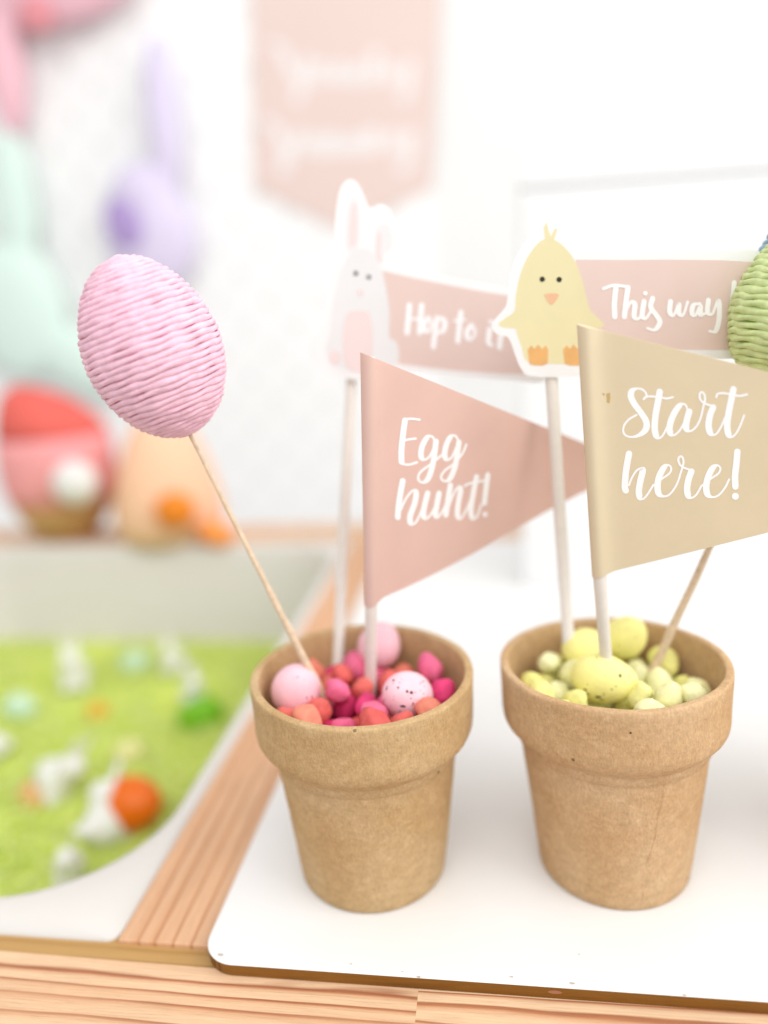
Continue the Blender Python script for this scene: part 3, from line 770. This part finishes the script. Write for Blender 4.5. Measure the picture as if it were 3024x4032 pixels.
# ------------------------------------------------------------------ pebbles
PEB = []
for k in range(9):
    bm = bmesh.new(); bmesh.ops.create_icosphere(bm, subdivisions=3, radius=1.0)
    s = Vector((random.uniform(.92, 1.25), random.uniform(.8, 1.02), random.uniform(.7, .92)))
    for v in bm.verts:
        d = 1 + 0.25*mnoise.noise(v.co*1.1 + Vector((k*5.3, 0, 0))) + 0.08*mnoise.noise(v.co*2.4 + Vector((0, k*3.1, 0)))
        v.co = Vector((v.co.x*s.x, v.co.y*s.y, v.co.z*s.z))*d*0.5*CM
    me = bpy.data.meshes.new('pebble'); bm.to_mesh(me); bm.free()
    me.polygons.foreach_set('use_smooth', [True]*len(me.polygons))
    me.materials.append(M['peb_coral']); PEB.append(me)
def fill(c, which, mats, ztop, diam, seed):
    pot_name = 'the paper pot with ' + ('pink' if which == 1 else 'yellow') + ' eggs'
    if which == 1:
        names = ['the plain pink egg by the bamboo skewer', 'the black-speckled pink egg', 'the pink egg behind the pennant stick']
        sticks = [(aty(1458, 2740, 6.2), 'the foot of the pink pennant stick'), (aty(1328, 2665, 8.1), 'the foot of the bunny sign stick')]
    else:
        names = ['the large yellow egg in front of the pennant stick', 'the yellow egg next to the chick sign stick', 'the yellow egg leaning on the pot wall']
        sticks = [(aty(2398, 2760, 6.4), 'the foot of the tan pennant stick'), (atz(2560, 2665, 7.0), 'the foot of the green egg skewer')]
    marks = [((e.x, e.y), er, nm) for (e, er), nm in zip(egg_pts[which], names)] + [((q.x, q.y), 0.25, nm) for q, nm in sticks]
    rnd = random.Random(seed); placed = []
    for tries in range(400):
        best = None
        for _ in range(60):
            a, rr = rnd.uniform(0, 2*math.pi), 3.0*math.sqrt(rnd.random())
            x, y = c[0] + rr*math.cos(a), c[1] + rr*math.sin(a)
            d0 = diam*rnd.uniform(0.8, 1.15)
            z = 5.95
            for (q, dj) in placed:
                dd = (q.x-x)**2 + (q.y-y)**2; m_ = (0.46*(d0+dj))**2
                if dd < m_: z = max(z, q.z + math.sqrt(m_-dd)*0.88)
            bad = z < 6.55 and rr > 2.6
            for (e, er) in egg_pts[which]:
                if (Vector((x, y, z)) - e).length < er + d0*0.36: bad = True
                if which == 2 and y < e.y and abs(x - e.x) < 1.0 and z > 6.3 and e.y < c[1] + 0.6: bad = True
            if bad: continue
            if best is None or z < best[0]: best = (z, x, y, d0)
        if best is None or best[0] > ztop: break
        placed.append((Vector((best[1], best[2], best[0])), best[3]))
    for i, (p, d0) in enumerate(placed):
        if p.z < 6.0: 
            if rnd.random() < 0.0: continue
        mt, lab = rnd.choices([q[:2] for q in mats], [q[2] for q in mats])[0]
        o = bpy.data.objects.new('pebble', rnd.choice(PEB)); COL.objects.link(o)
        o.location = p*CM; o.rotation_euler = (rnd.uniform(0, 6), rnd.uniform(0, 6), rnd.uniform(0, 6))
        o.scale = (d0,)*3
        o.material_slots[0].link = 'OBJECT'; o.material_slots[0].material = M[mt]
        near = min(marks, key=lambda q: (Vector((p.x, p.y)) - Vector(q[0])).length - q[1])
        dist = (Vector((p.x, p.y)) - Vector(near[0])).length - near[1]
        rad_ = math.hypot(p.x - c[0], p.y - c[1])
        if dist < 0.75: where = 'beside ' + near[2]
        elif rad_ > 2.4: where = 'against the inner wall of ' + pot_name
        else: where = 'in the middle of ' + pot_name
        kind_ = lab.split(' in ')[0]
        tag(o, kind_ + ' ' + where, 'pebble', kind_ + 's in ' + pot_name)
    return len(placed)
n1 = fill((P1[0]+.05, P1[1]-.16), 1, [('peb_coral', 'coral red pebble in the paper pot with pink eggs', 4), ('peb_peach', 'peach orange pebble in the paper pot with pink eggs', 3),
              ('peb_mag', 'deep magenta pebble in the paper pot with pink eggs', 1.6), ('peb_pink', 'bright pink pebble in the paper pot with pink eggs', 1.8)], 7.62, 1.2, 5)
n2 = fill((P2[0]-.15, P2[1]+.1), 2, [('peb_cream', 'pale cream pebble in the paper pot with yellow eggs', 3), ('peb_lemon', 'lemon yellow pebble in the paper pot with yellow eggs', 2)], 7.45, 1.18, 9)
print('pebbles', n1, n2)

# ================================================================== PENNANTS
RS = 0.22
def pennant(name_label, top, bot, apex, foot, mat, bend, strokes, zoom, stain=None):
    t = thing('pennant_flag', name_label, 'flag', foot)
    mid = (top + bot)/2
    nrm = (bot - top).cross(apex - top).normalized()
    if nrm.dot(CAM_LOC - mid) < 0: nrm = -nrm
    U = (apex - mid).normalized(); L = (apex - mid).length
    ed = (bot - top).normalized(); E_in = (apex - top) - ed*(apex - top).dot(ed); span = E_in.length; E_in = E_in.normalized()
    def half(u):
        if u < 2*RS: 
            return math.sqrt(max(0.0, (RS+0.03)**2 - (u-RS-0.0)**2)) if u < RS else (RS+0.03)*math.exp(-((u-RS)/0.3)**2) + 0.014*(1-math.exp(-((u-RS)/0.3)**2))
        return (RS+0.03)*math.exp(-((u-RS)/0.3)**2) + 0.014
    def disp(u): return bend[0]*math.sin(math.pi*2*u/L*bend[1]) * min(1, u/1.5)
    us = [-0.03, -0.028, -0.02, -0.01, 0, .01, .03, .07, .12, .17, .22, .28, .34, .42, .5, .6, .75, 1.0] + [1.0 + (L*0.995-1.0)*k/46 for k in range(1, 47)]
    nt_ = 14
    V, F = [], []
    for side in (1, -1):
        for u in us:
            for j in range(nt_+1):
                e = top.lerp(bot, j/nt_)
                p = e.lerp(apex, u/L)
                V.append(p + nrm*(disp(u) + side*half(u)))
    nu = len(us); off = nu*(nt_+1)
    for i in range(nu-1):
        for j in range(nt_):
            a = i*(nt_+1)+j
            F.append((a, a+1, a+nt_+2, a+nt_+1)); F.append((off+a, off+a+nt_+1, off+a+nt_+2, off+a+1))
        for j in (0, nt_):
            a = i*(nt_+1)+j; F.append((a, a+nt_+1, off+a+nt_+1, off+a))
    edge_split(mk('paper', V, F, mat, t), 50)
    ax = (top - bot).normalized()
    s0, s1 = top + U*RS - ax*0.15, bot + U*RS
    v, f = tube([s0, s0.lerp(s1, .5), s1, foot + (s1-foot)*0.5, foot], [RS]*5, 20); o = mk('stick', v, f, M['white_stick'], t); edge_split(o, 50)
    ox, oy, sc = zoom
    def mp(x, y, h):
        p = onplane(ox + x/sc, oy + y/sc, mid + nrm*0.03, nrm)
        u = L * (p - top).dot(E_in) / span
        # tracing was done against the flat plane: put the mark on the bent sheet
        return p + nrm*(disp(u) + half(max(u, 0)) - 0.03 + h)
    lettering(strokes, mp, M['print_white'], t)
    if stain:
        v, f = stain; mk('stain', [mp(q.x, q.y, 0.003) for q in v], f, plain('stain', A(206, 176, 118), 0.8), t, smooth=False)
    return t

ST = []
TK, TN = 55, 17
for P in ([(610,258),(630,234),(625,205),(595,177),(550,170),(510,190),(501,235),(530,300),(590,380),(630,450),(627,510),(582,555),(520,577),(465,570),(437,535),(445,480),(485,430),(548,392)],
          [(742,196),(728,280),(708,390),(700,490),(710,558),(738,585),(770,560),(805,490)],
          [(975,340),(955,302),(918,304),(872,362),(837,440),(824,510),(838,552),(868,558),(910,520),(950,450),(985,370)],
          [(990,362),(968,440),(964,496),(985,524),(1020,516),(1060,470),(1090,400),(1110,310)],
          [(1190,326),(1165,390),(1152,470),(1162,530),(1190,556),(1225,540),(1265,470),(1290,410)],
          [(1360,172),(1345,250),(1322,360),(1308,470),(1316,542),(1345,573),(1385,540),(1420,470),(1450,390)],
          [(485,720),(470,800),(456,900),(450,1000),(458,1030)],
          [(485,985),(510,920),(550,860),(590,842),(600,866),(582,940),(567,1030),(577,1088),(605,1098),(640,1060),(690,980)],
          [(690,985),(760,930),(825,880),(838,835),(810,813),(772,842),(735,920),(724,1000),(738,1058),(785,1077),(835,1050),(885,975),(915,890),(936,820)],
          [(1008,866),(985,930),(972,1010),(982,1068),(1010,1087),(1050,1060),(1090,990)],
          [(1090,990),(1165,930),(1235,880),(1250,835),(1222,813),(1182,842),(1145,920),(1132,1000),(1145,1060),(1190,1081),(1240,1060),(1290,1000),(1325,930)],
          [(1393,698),(1385,800),(1374,900),(1377,990)]):
    ST.append(stroke(P, TK, TN))
for P in ([(606,260),(622,242),(660,235),(740,241),(800,252),(852,240)], [(1215,240),(1228,212),(1270,205),(1340,215),(1410,228),(1475,215)],
          [(1110,310),(1122,262),(1118,222),(1100,198),(1080,208),(1078,245),(1096,275),(1140,300),(1205,318)],
          [(936,820),(942,785),(936,752),(918,738),(898,760),(910,805),(950,835),(1025,860)]):
    ST.append(stroke(P, 18, 18))
ST.append(dot((1377, 1072), 30))
f2_top, f2_bot, f2_apex = aty(2275, 1277, 4.2), aty(2335, 2268, 5.3), aty(4268, 1769, 4.6)
f2_foot = aty(2398, 2760, 6.4)
stain = ([Vector((x, y, 0)) for x, y in ((255, 205), (290, 215), (330, 205), (332, 250), (325, 295), (300, 290), (280, 250))], [tuple(range(7))])
pennant('tan triangular pennant reading Start here! in the pot of yellow pebbles', f2_top, f2_bot, f2_apex, f2_foot, M['flag_tan'], (0.10, 0.6), ST, (2250, 1450, 2.1434), stain)

EH = []
for P in ([(378,556),(366,650),(357,750),(358,815)], [(560,690),(545,657),(515,657),(483,712),(474,770),(490,798),(525,780),(560,710)],
          [(566,684),(557,760),(541,850),(515,920),(480,940),(457,915),(475,872),(540,822),(600,770)],
          [(705,680),(685,650),(655,657),(628,712),(619,770),(635,798),(665,780),(700,700)],
          [(708,690),(697,770),(681,850),(650,918),(615,930),(597,905),(620,866),(680,820),(730,760),(755,705)],
          [(365,932),(350,1020),(339,1110),(336,1160)], [(345,1130),(385,1040),(425,992),(445,1004),(436,1070),(409,1150),(414,1198),(445,1185),(480,1110),(500,1030)],
          [(515,1006),(497,1080),(489,1138),(505,1163),(540,1130),(580,1040)], [(585,1006),(571,1080),(563,1138),(580,1153),(615,1100),(636,1050)],
          [(655,956),(641,1040),(627,1140)], [(640,1100),(675,1010),(705,967),(719,988),(706,1060),(699,1138),(720,1163),(755,1110),(785,1040)],
          [(820,906),(801,1000),(784,1110),(796,1163),(825,1150),(850,1080)], [(892,896),(881,980),(871,1070)]):
    EH.append(stroke(P, 34, 14))
for P in ([(465,551),(420,546),(375,549)], [(357,826),(400,831),(450,815)], [(368,681),(410,673),(442,668)], [(745,960),(780,945),(870,930)]):
    EH.append(stroke(P, 15, 15))
EH.append(dot((876, 1140), 17))
f1_top, f1_bot, f1_apex = aty(1425, 1390, 4.0), aty(1440, 2385, 5.4), aty(2520, 1834, 12.0)
f1_foot = aty(1458, 2740, 6.2)
pennant('dusty pink triangular pennant reading Egg hunt! in the pot of pink pebbles', f1_top, f1_bot, f1_apex, f1_foot, M['flag_pink'], (0.16, 1.0), EH, (1350, 1300, 1.58))

# ================================================================== SIGN TOPPERS (bunny and chick)
class Sheet:
    """a flat card standing on a stick: shapes are laid on it in layers"""
    def __init__(s, root, Y, lean, zoom, yaw=0.0):
        s.root = root; s.zoom = zoom
        s.p = Vector((root.location.x/CM, Y, 17)); s.n = Vector((math.sin(yaw), -math.cos(yaw), lean)).normalized()
        s.h = 0.0
    def at(s, x, y, h):
        ox, oy, sc = s.zoom
        return onplane(ox + x/sc, oy + y/sc, s.p, s.n) + s.n*h
    def card(s, name, P, mat, th=0.05, n=6, h0=0.0):
        Q = catmull([(p[0], p[1], 0) for p in P + [P[0]]], n)[:-1] if n else [Vector((p[0], p[1], 0)) for p in P]
        k = len(Q)
        V = [s.at(q.x, q.y, h0) for q in Q] + [s.at(q.x, q.y, h0-th) for q in Q]
        F = [tuple(range(k)), tuple(reversed(range(k, 2*k)))] + [(i, (i+1) % k, k+(i+1) % k, k+i) for i in range(k)]
        return mk(name, V, F, mat, s.root, smooth=False)
    def layer(s, name, P, mat, n=6, parent=None):
        s.h += 0.0015
        Q = catmull([(p[0], p[1], 0) for p in P + [P[0]]], n)[:-1] if n else [Vector((p[0], p[1], 0)) for p in P]
        return mk(name, [s.at(q.x, q.y, s.h) for q in Q], [tuple(range(len(Q)))], mat, parent or s.root, smooth=False)
    def disc(s, name, c, r, mat, parent=None, ry=None):
        return s.layer(name, [(c[0]+r*math.cos(2*math.pi*k/16), c[1]+(ry or r)*math.sin(2*math.pi*k/16)) for k in range(16)], mat, 0, parent)
    def text(s, strokes):
        s.h += 0.0015
        return lettering(strokes, s.at, M['print_white'], s.root, lift=s.h)

# --- chick
ck_foot = aty(2240, 2545, 7.9)
ck = thing('chick_sign', 'yellow chick sign with pink ribbon reading This way! on a white stick', 'sign', ck_foot)
sh = Sheet(ck, 7.7, 0.02, (1900, 300, 1.476))
sh.card('card', [(300, 905), (215, 1010), (160, 1150), (145, 1290), (130, 1345), (55, 1440), (85, 1500), (150, 1520), (190, 1620), (225, 1700), (290, 1745), (560, 1745), (690, 1700),
                 (1000, 1655), (1500, 1640), (1610, 1610), (1640, 1300), (1625, 1030), (1400, 1015), (1000, 1015), (600, 1010), (545, 960), (480, 900), (470, 800), (400, 745), (330, 800)], M['card_white'], n=4)
sh.layer('ribbon', [(540, 1066), (800, 1068), (1100, 1066), (1400, 1070), (1570, 1080), (1580, 1300), (1560, 1560), (1480, 1592), (1200, 1590), (900, 1600), (600, 1640)], M['ribbon'], 0)
cb = sh.layer('chick_body', [(390, 943), (440, 963), (500, 1020), (545, 1090), (578, 1180), (602, 1275), (622, 1350), (650, 1385), (705, 1440), (680, 1465), (625, 1470), (605, 1540), (580, 1600), (545, 1665),
              (400, 1672), (262, 1660), (225, 1570), (200, 1500), (190, 1468), (125, 1462), (93, 1440), (130, 1408), (185, 1365), (193, 1280), (215, 1170), (255, 1065), (310, 985), (350, 952)], M['chick'], 5)
sh.layer('tuft', [(365, 955), (355, 880), (372, 850), (385, 900), (398, 930), (420, 885), (435, 890), (415, 955)], M['chick'], 0)
for x0, x1 in ((262, 382), (468, 590)):
    sh.layer('foot', [(x0, 1590), (x0+20, 1565), (x0+40, 1585), (x0+60, 1560), (x0+85, 1585), (x1-15, 1565), (x1, 1590), (x1-4, 1670), (x1-30, 1682), (x0+40, 1682), (x0+10, 1672)], M['orange_print'], 0)
sh.disc('eye', (347, 1180), 16, M['eye']); sh.disc('eye', (445, 1182), 16, M['eye'])
sh.layer('beak', [(358, 1268), (400, 1262), (443, 1268), (425, 1305), (400, 1328), (377, 1305)], M['beak'], 3)
TW = [stroke(P, 30, 16) for P in ([(775, 1222), (766, 1320), (768, 1398)], [(845, 1228), (832, 1320), (824, 1398)], [(830, 1370), (862, 1312), (885, 1330), (880, 1395), (905, 1410), (925, 1380)],
      [(938, 1310), (927, 1388), (948, 1408), (975, 1370)], [(988, 1292), (977, 1342), (1012, 1392), (1030, 1432), (1000, 1474), (958, 1465)],
      [(1092, 1310), (1087, 1368), (1110, 1390), (1140, 1322), (1140, 1374), (1165, 1388), (1192, 1312)], [(1262, 1322), (1226, 1330), (1216, 1374), (1236, 1390), (1265, 1332), (1265, 1388), (1290, 1380)],
      [(1312, 1302), (1307, 1370), (1335, 1380), (1370, 1302), (1375, 1400), (1355, 1480), (1318, 1482)], [(1462, 1200), (1451, 1330)])]
TW += [stroke([(702, 1236), (760, 1216), (832, 1222)], 18, 18), dot((946, 1262), 13), dot((1449, 1384), 17)]
sh.text(TW)
ct = aty(2165, 1300, 7.7)
v, f = tube([ct + Vector((0, 0.32, 0)), aty(2172, 1490, 7.95) + Vector((0, 0.06, 0)), aty(2200, 1960, 7.95), ck_foot], [RS]*4, 18)
mk('stick', v, f, M['white_stick'], ck)

# --- bunny
by_foot = aty(1328, 2665, 8.1)
by = thing('bunny_sign', 'pale bunny sign with pink ribbon reading Hop to it on a white stick', 'sign', by_foot)
sb_ = Sheet(by, 9.9, 0.03, (1200, 650, 2.074), yaw=0.05)
sb_.card('card', [(250, 640), (248, 450), (280, 220), (325, 135), (380, 115), (435, 150), (490, 260), (520, 332), (560, 340), (622, 315), (690, 350), (735, 430), (800, 480), (832, 600), (850, 780), (890, 850),
                  (1100, 895), (1400, 955), (1700, 1010), (1900, 1040), (1960, 1200), (1980, 1500), (1960, 1760), (1700, 1760), (1300, 1730), (950, 1690), (800, 1690), (700, 1745), (450, 1755), (230, 1720), (130, 1620),
                  (105, 1480), (140, 1380), (140, 1250), (170, 1050), (200, 820)], M['card_white'], n=4)
sb_.layer('ribbon', [(630, 862), (900, 925), (1200, 985), (1500, 1040), (1800, 1085), (1880, 1100), (1920, 1400), (1890, 1715), (1600, 1705), (1200, 1675), (770, 1625), (680, 1400)], M['ribbon'], 0)
bb = sb_.layer('bunny_body', [(450, 678), (395, 700), (345, 755), (300, 850), (262, 980), (232, 1110), (210, 1280), (198, 1400), (172, 1490), (190, 1590), (240, 1645), (400, 1685), (600, 1685), (735, 1645), (772, 1545), (745, 1440), (692, 1400),
                (692, 1200), (665, 1010), (632, 865), (592, 765), (530, 692)], M['bunny'], 5)
sb_.layer('ear', [(345, 700), (330, 560), (345, 380), (380, 270), (412, 262), (440, 320), (452, 500), (440, 660), (410, 710)], M['bunny'], 4)
sb_.layer('ear_lining', [(362, 660), (362, 520), (378, 370), (405, 310), (425, 350), (430, 500), (415, 650)], M['bunny_pink'], 4)
sb_.layer('ear', [(570, 740), (572, 580), (590, 500), (640, 475), (690, 500), (712, 580), (700, 680), (650, 715), (632, 800), (600, 790)], M['bunny'], 4)
sb_.layer('ear_lining', [(585, 740), (588, 600), (605, 545), (625, 580), (622, 700), (628, 790), (600, 780)], M['bunny_pink'], 4)
sb_.layer('belly', [(365, 1195), (500, 1192), (545, 1280), (555, 1450), (520, 1670), (390, 1680), (320, 1600), (312, 1400), (330, 1260)], M['bunny_pink'], 4)
sb_.disc('foot_pad', (248, 1570), 42, M['bunny_pink'], ry=60)
sb_.disc('eye', (418, 885), 19, M['eye_grey']); sb_.disc('eye', (523, 915), 18, M['eye_grey'])
sb_.disc('nose', (456, 1042), 24, M['bunny_pink'])
HT = [stroke(P, 44, 26) for P in ([(855, 1145), (846, 1250), (836, 1370)], [(955, 1145), (946, 1250), (938, 1370)], [(1010, 1250), (975, 1300), (985, 1360), (1020, 1350), (1035, 1290), (1010, 1250)],
      [(1080, 1250), (1065, 1360), (1050, 1485)], [(1070, 1290), (1110, 1250), (1145, 1290), (1125, 1360), (1075, 1370)], [(1275, 1205), (1262, 1320), (1250, 1440)],
      [(1360, 1310), (1325, 1360), (1335, 1420), (1375, 1410), (1390, 1350), (1360, 1310)], [(1510, 1340), (1498, 1440), (1520, 1470)], [(1620, 1290), (1600, 1400), (1590, 1490)])]
HT += [stroke([(845, 1262), (900, 1258), (955, 1262)], 22, 22), stroke([(1220, 1275), (1265, 1262), (1310, 1265)], 22, 22), dot((1520, 1280), 20)]
sb_.text(HT)
bt = aty(1385, 1330, 9.9)
v, f = tube([bt + Vector((0, 0.5, 0)), aty(1378, 1500, 10.05) + Vector((0, 0.38, 0)), aty(1355, 2050, 9.2), by_foot], [RS]*4, 18)
mk('stick', v, f, M['white_stick'], by)

# ================================================================== TWINE EGGS ON SKEWERS
def twine_egg(label, centre, axis, r, L, turns, mats, foot, seed, tip_r, foot_r, twist=0.16):
    """paper twine wound round an egg: one long two-ply strand laid in a helix"""
    rnd = random.Random(seed)
    t = thing('twine_egg_pick', label, 'egg pick', foot)
    axis = axis.normalized()
    q = Vector((0, 0, 1)).rotation_difference(axis).to_matrix()
    def rad(z):                                            # egg outline, z in -1..1 (1 = top)
        s = math.sqrt(max(0.0, 1 - z*z))
        return r*s*(1 - 0.035*z) * (1 + 0.05*(1 - abs(z)))
    tw = L/turns*0.66
    # step along the outline by equal arc so that the wraps lie side by side
    zs = [-0.995]; n_s = 400; tab = [(-0.995, 0.0)]; acc = 0
    for i in range(1, n_s+1):
        z = -0.995 + 1.99*i/n_s; zp = tab[-1][0]
        acc += math.hypot((z-zp)*L/2, rad(z)-rad(zp)); tab.append((z, acc))
    def z_at(s):
        lo, hi = 0, len(tab)-1
        while hi-lo > 1:
            m_ = (lo+hi)//2
            if tab[m_][1] <= s: lo = m_
            else: hi = m_
        (z0, a0), (z1, a1) = tab[lo], tab[hi]
        return z0 + (z1-z0)*(s-a0)/max(1e-9, a1-a0)
    n_turn = int(acc/(tw*1.18))
    V, F = [], []; prev = None; ring = 10; tot = 0.0
    steps = n_turn*150
    for i in range(steps+1):
        k = i/150; s = acc*i/steps
        th = 2*math.pi*k
        wob = 0.10*tw*mnoise.noise(Vector((math.cos(th)*1.3, math.sin(th)*1.3, k*0.6 + seed))) + 0.14*tw*mnoise.noise(Vector((th*0.9, seed, 0)))
        z = z_at(min(acc, max(0, s + wob)))
        R0 = rad(z)
        lump = mnoise.noise(Vector((th*1.7, seed*2.0, 3)))
        rr = R0 + 0.06*tw*lump
        p = Vector((rr*math.cos(th), rr*math.sin(th), z*L/2))
        out = Vector((math.cos(th), math.sin(th), 0.45*z)).normalized()
        if prev is None: tang = Vector((-math.sin(th), math.cos(th), 0))
        else:
            tang = (p-prev); tot += tang.length; tang = tang.normalized() if tang.length > 1e-6 else Vector((-math.sin(th), math.cos(th), 0))
        prev = p
        side = tang.cross(out).normalized()
        thick = tw*0.60*(1 + 0.22*mnoise.noise(Vector((th*1.1 + 40, seed, 0))))
        for j in range(ring):
            w = 2*math.pi*j/ring
            ply = 1 + (twist + 0.08*mnoise.noise(Vector((tot*0.8, seed, 9))))*math.cos(2*(w - tot*2.6 + 2.2*mnoise.noise(Vector((tot*0.5, seed, 4))))) + 0.22*mnoise.noise(Vector((tot*1.9, w*0.9, seed)))
            V.append(p + (out*math.sin(w)*0.92 + side*math.cos(w)*1.06)*thick*ply)
        if i:
            a = (i-1)*ring
            for j in range(ring): F.append((a+j, a+(j+1) % ring, a+ring+(j+1) % ring, a+ring+j))
    F.append(tuple(range(ring))); F.append(tuple(reversed(range(steps*ring, steps*ring+ring))))
    mk('twine', [centre + q @ v for v in V], F, M[mats[0]], t)
    prof = [(rad(z)*0.985 + 0.01, z*L/2*0.985) for z in [-0.99 + 1.98*i/24 for i in range(25)]]
    v, f = lathe(prof, 0, 0, 40)
    mk('core', [centre + q @ p for p in v], f, M[mats[1]], t)
    # split bamboo skewer, thicker towards its foot
    end = centre - axis*(L/2 - 0.3)
    path, rads = [], []
    for i in range(41):
        s = i/40
        p = end.lerp(foot, s)
        p += Vector((1, 0.2, 0))*0.02*mnoise.noise(Vector((s*7, seed, 1)))
        path.append(p); rads.append((tip_r + (foot_r-tip_r)*(s**1.5))*(1 + 0.18*mnoise.noise(Vector((s*16, seed, 5)))))
    v, f = tube(path, rads, 9); mk('skewer', v, f, M['skewer'], t)
    return t
c1 = aty(603, 1374, 4.2)
foot1 = atz(1290, 2775, 6.95)
twine_egg('pink twine-wrapped egg on a thin bamboo skewer above the pot of pink pebbles', c1, aty(470, 1030, 3.9) - aty(756, 1712, 4.4), 2.03, 5.78, 23, ('tw_pink', 'core_pink'), foot1, 2, 0.07, 0.165)
foot2 = atz(2560, 2665, 7.0)
c2 = aty(3182, 1225, 7.0)
twine_egg('green twine-wrapped egg on a bamboo skewer behind the tan pennant', c2, (c2 - foot2) + Vector((-0.5, 0, 4)), 2.13, 5.5, 20, ('tw_green', 'core_green'), foot2, 5, 0.08, 0.18, 0.26)
c3 = aty(3236, 1140, 8.6)
foot3 = Vector((23.2, 8.0, 5.3))
twine_egg('blue twine-wrapped egg on a skewer standing in the third paper pot', c3, c3 - foot3, 2.1, 5.6, 20, ('tw_blue', 'core_blue'), foot3, 8, 0.08, 0.10)
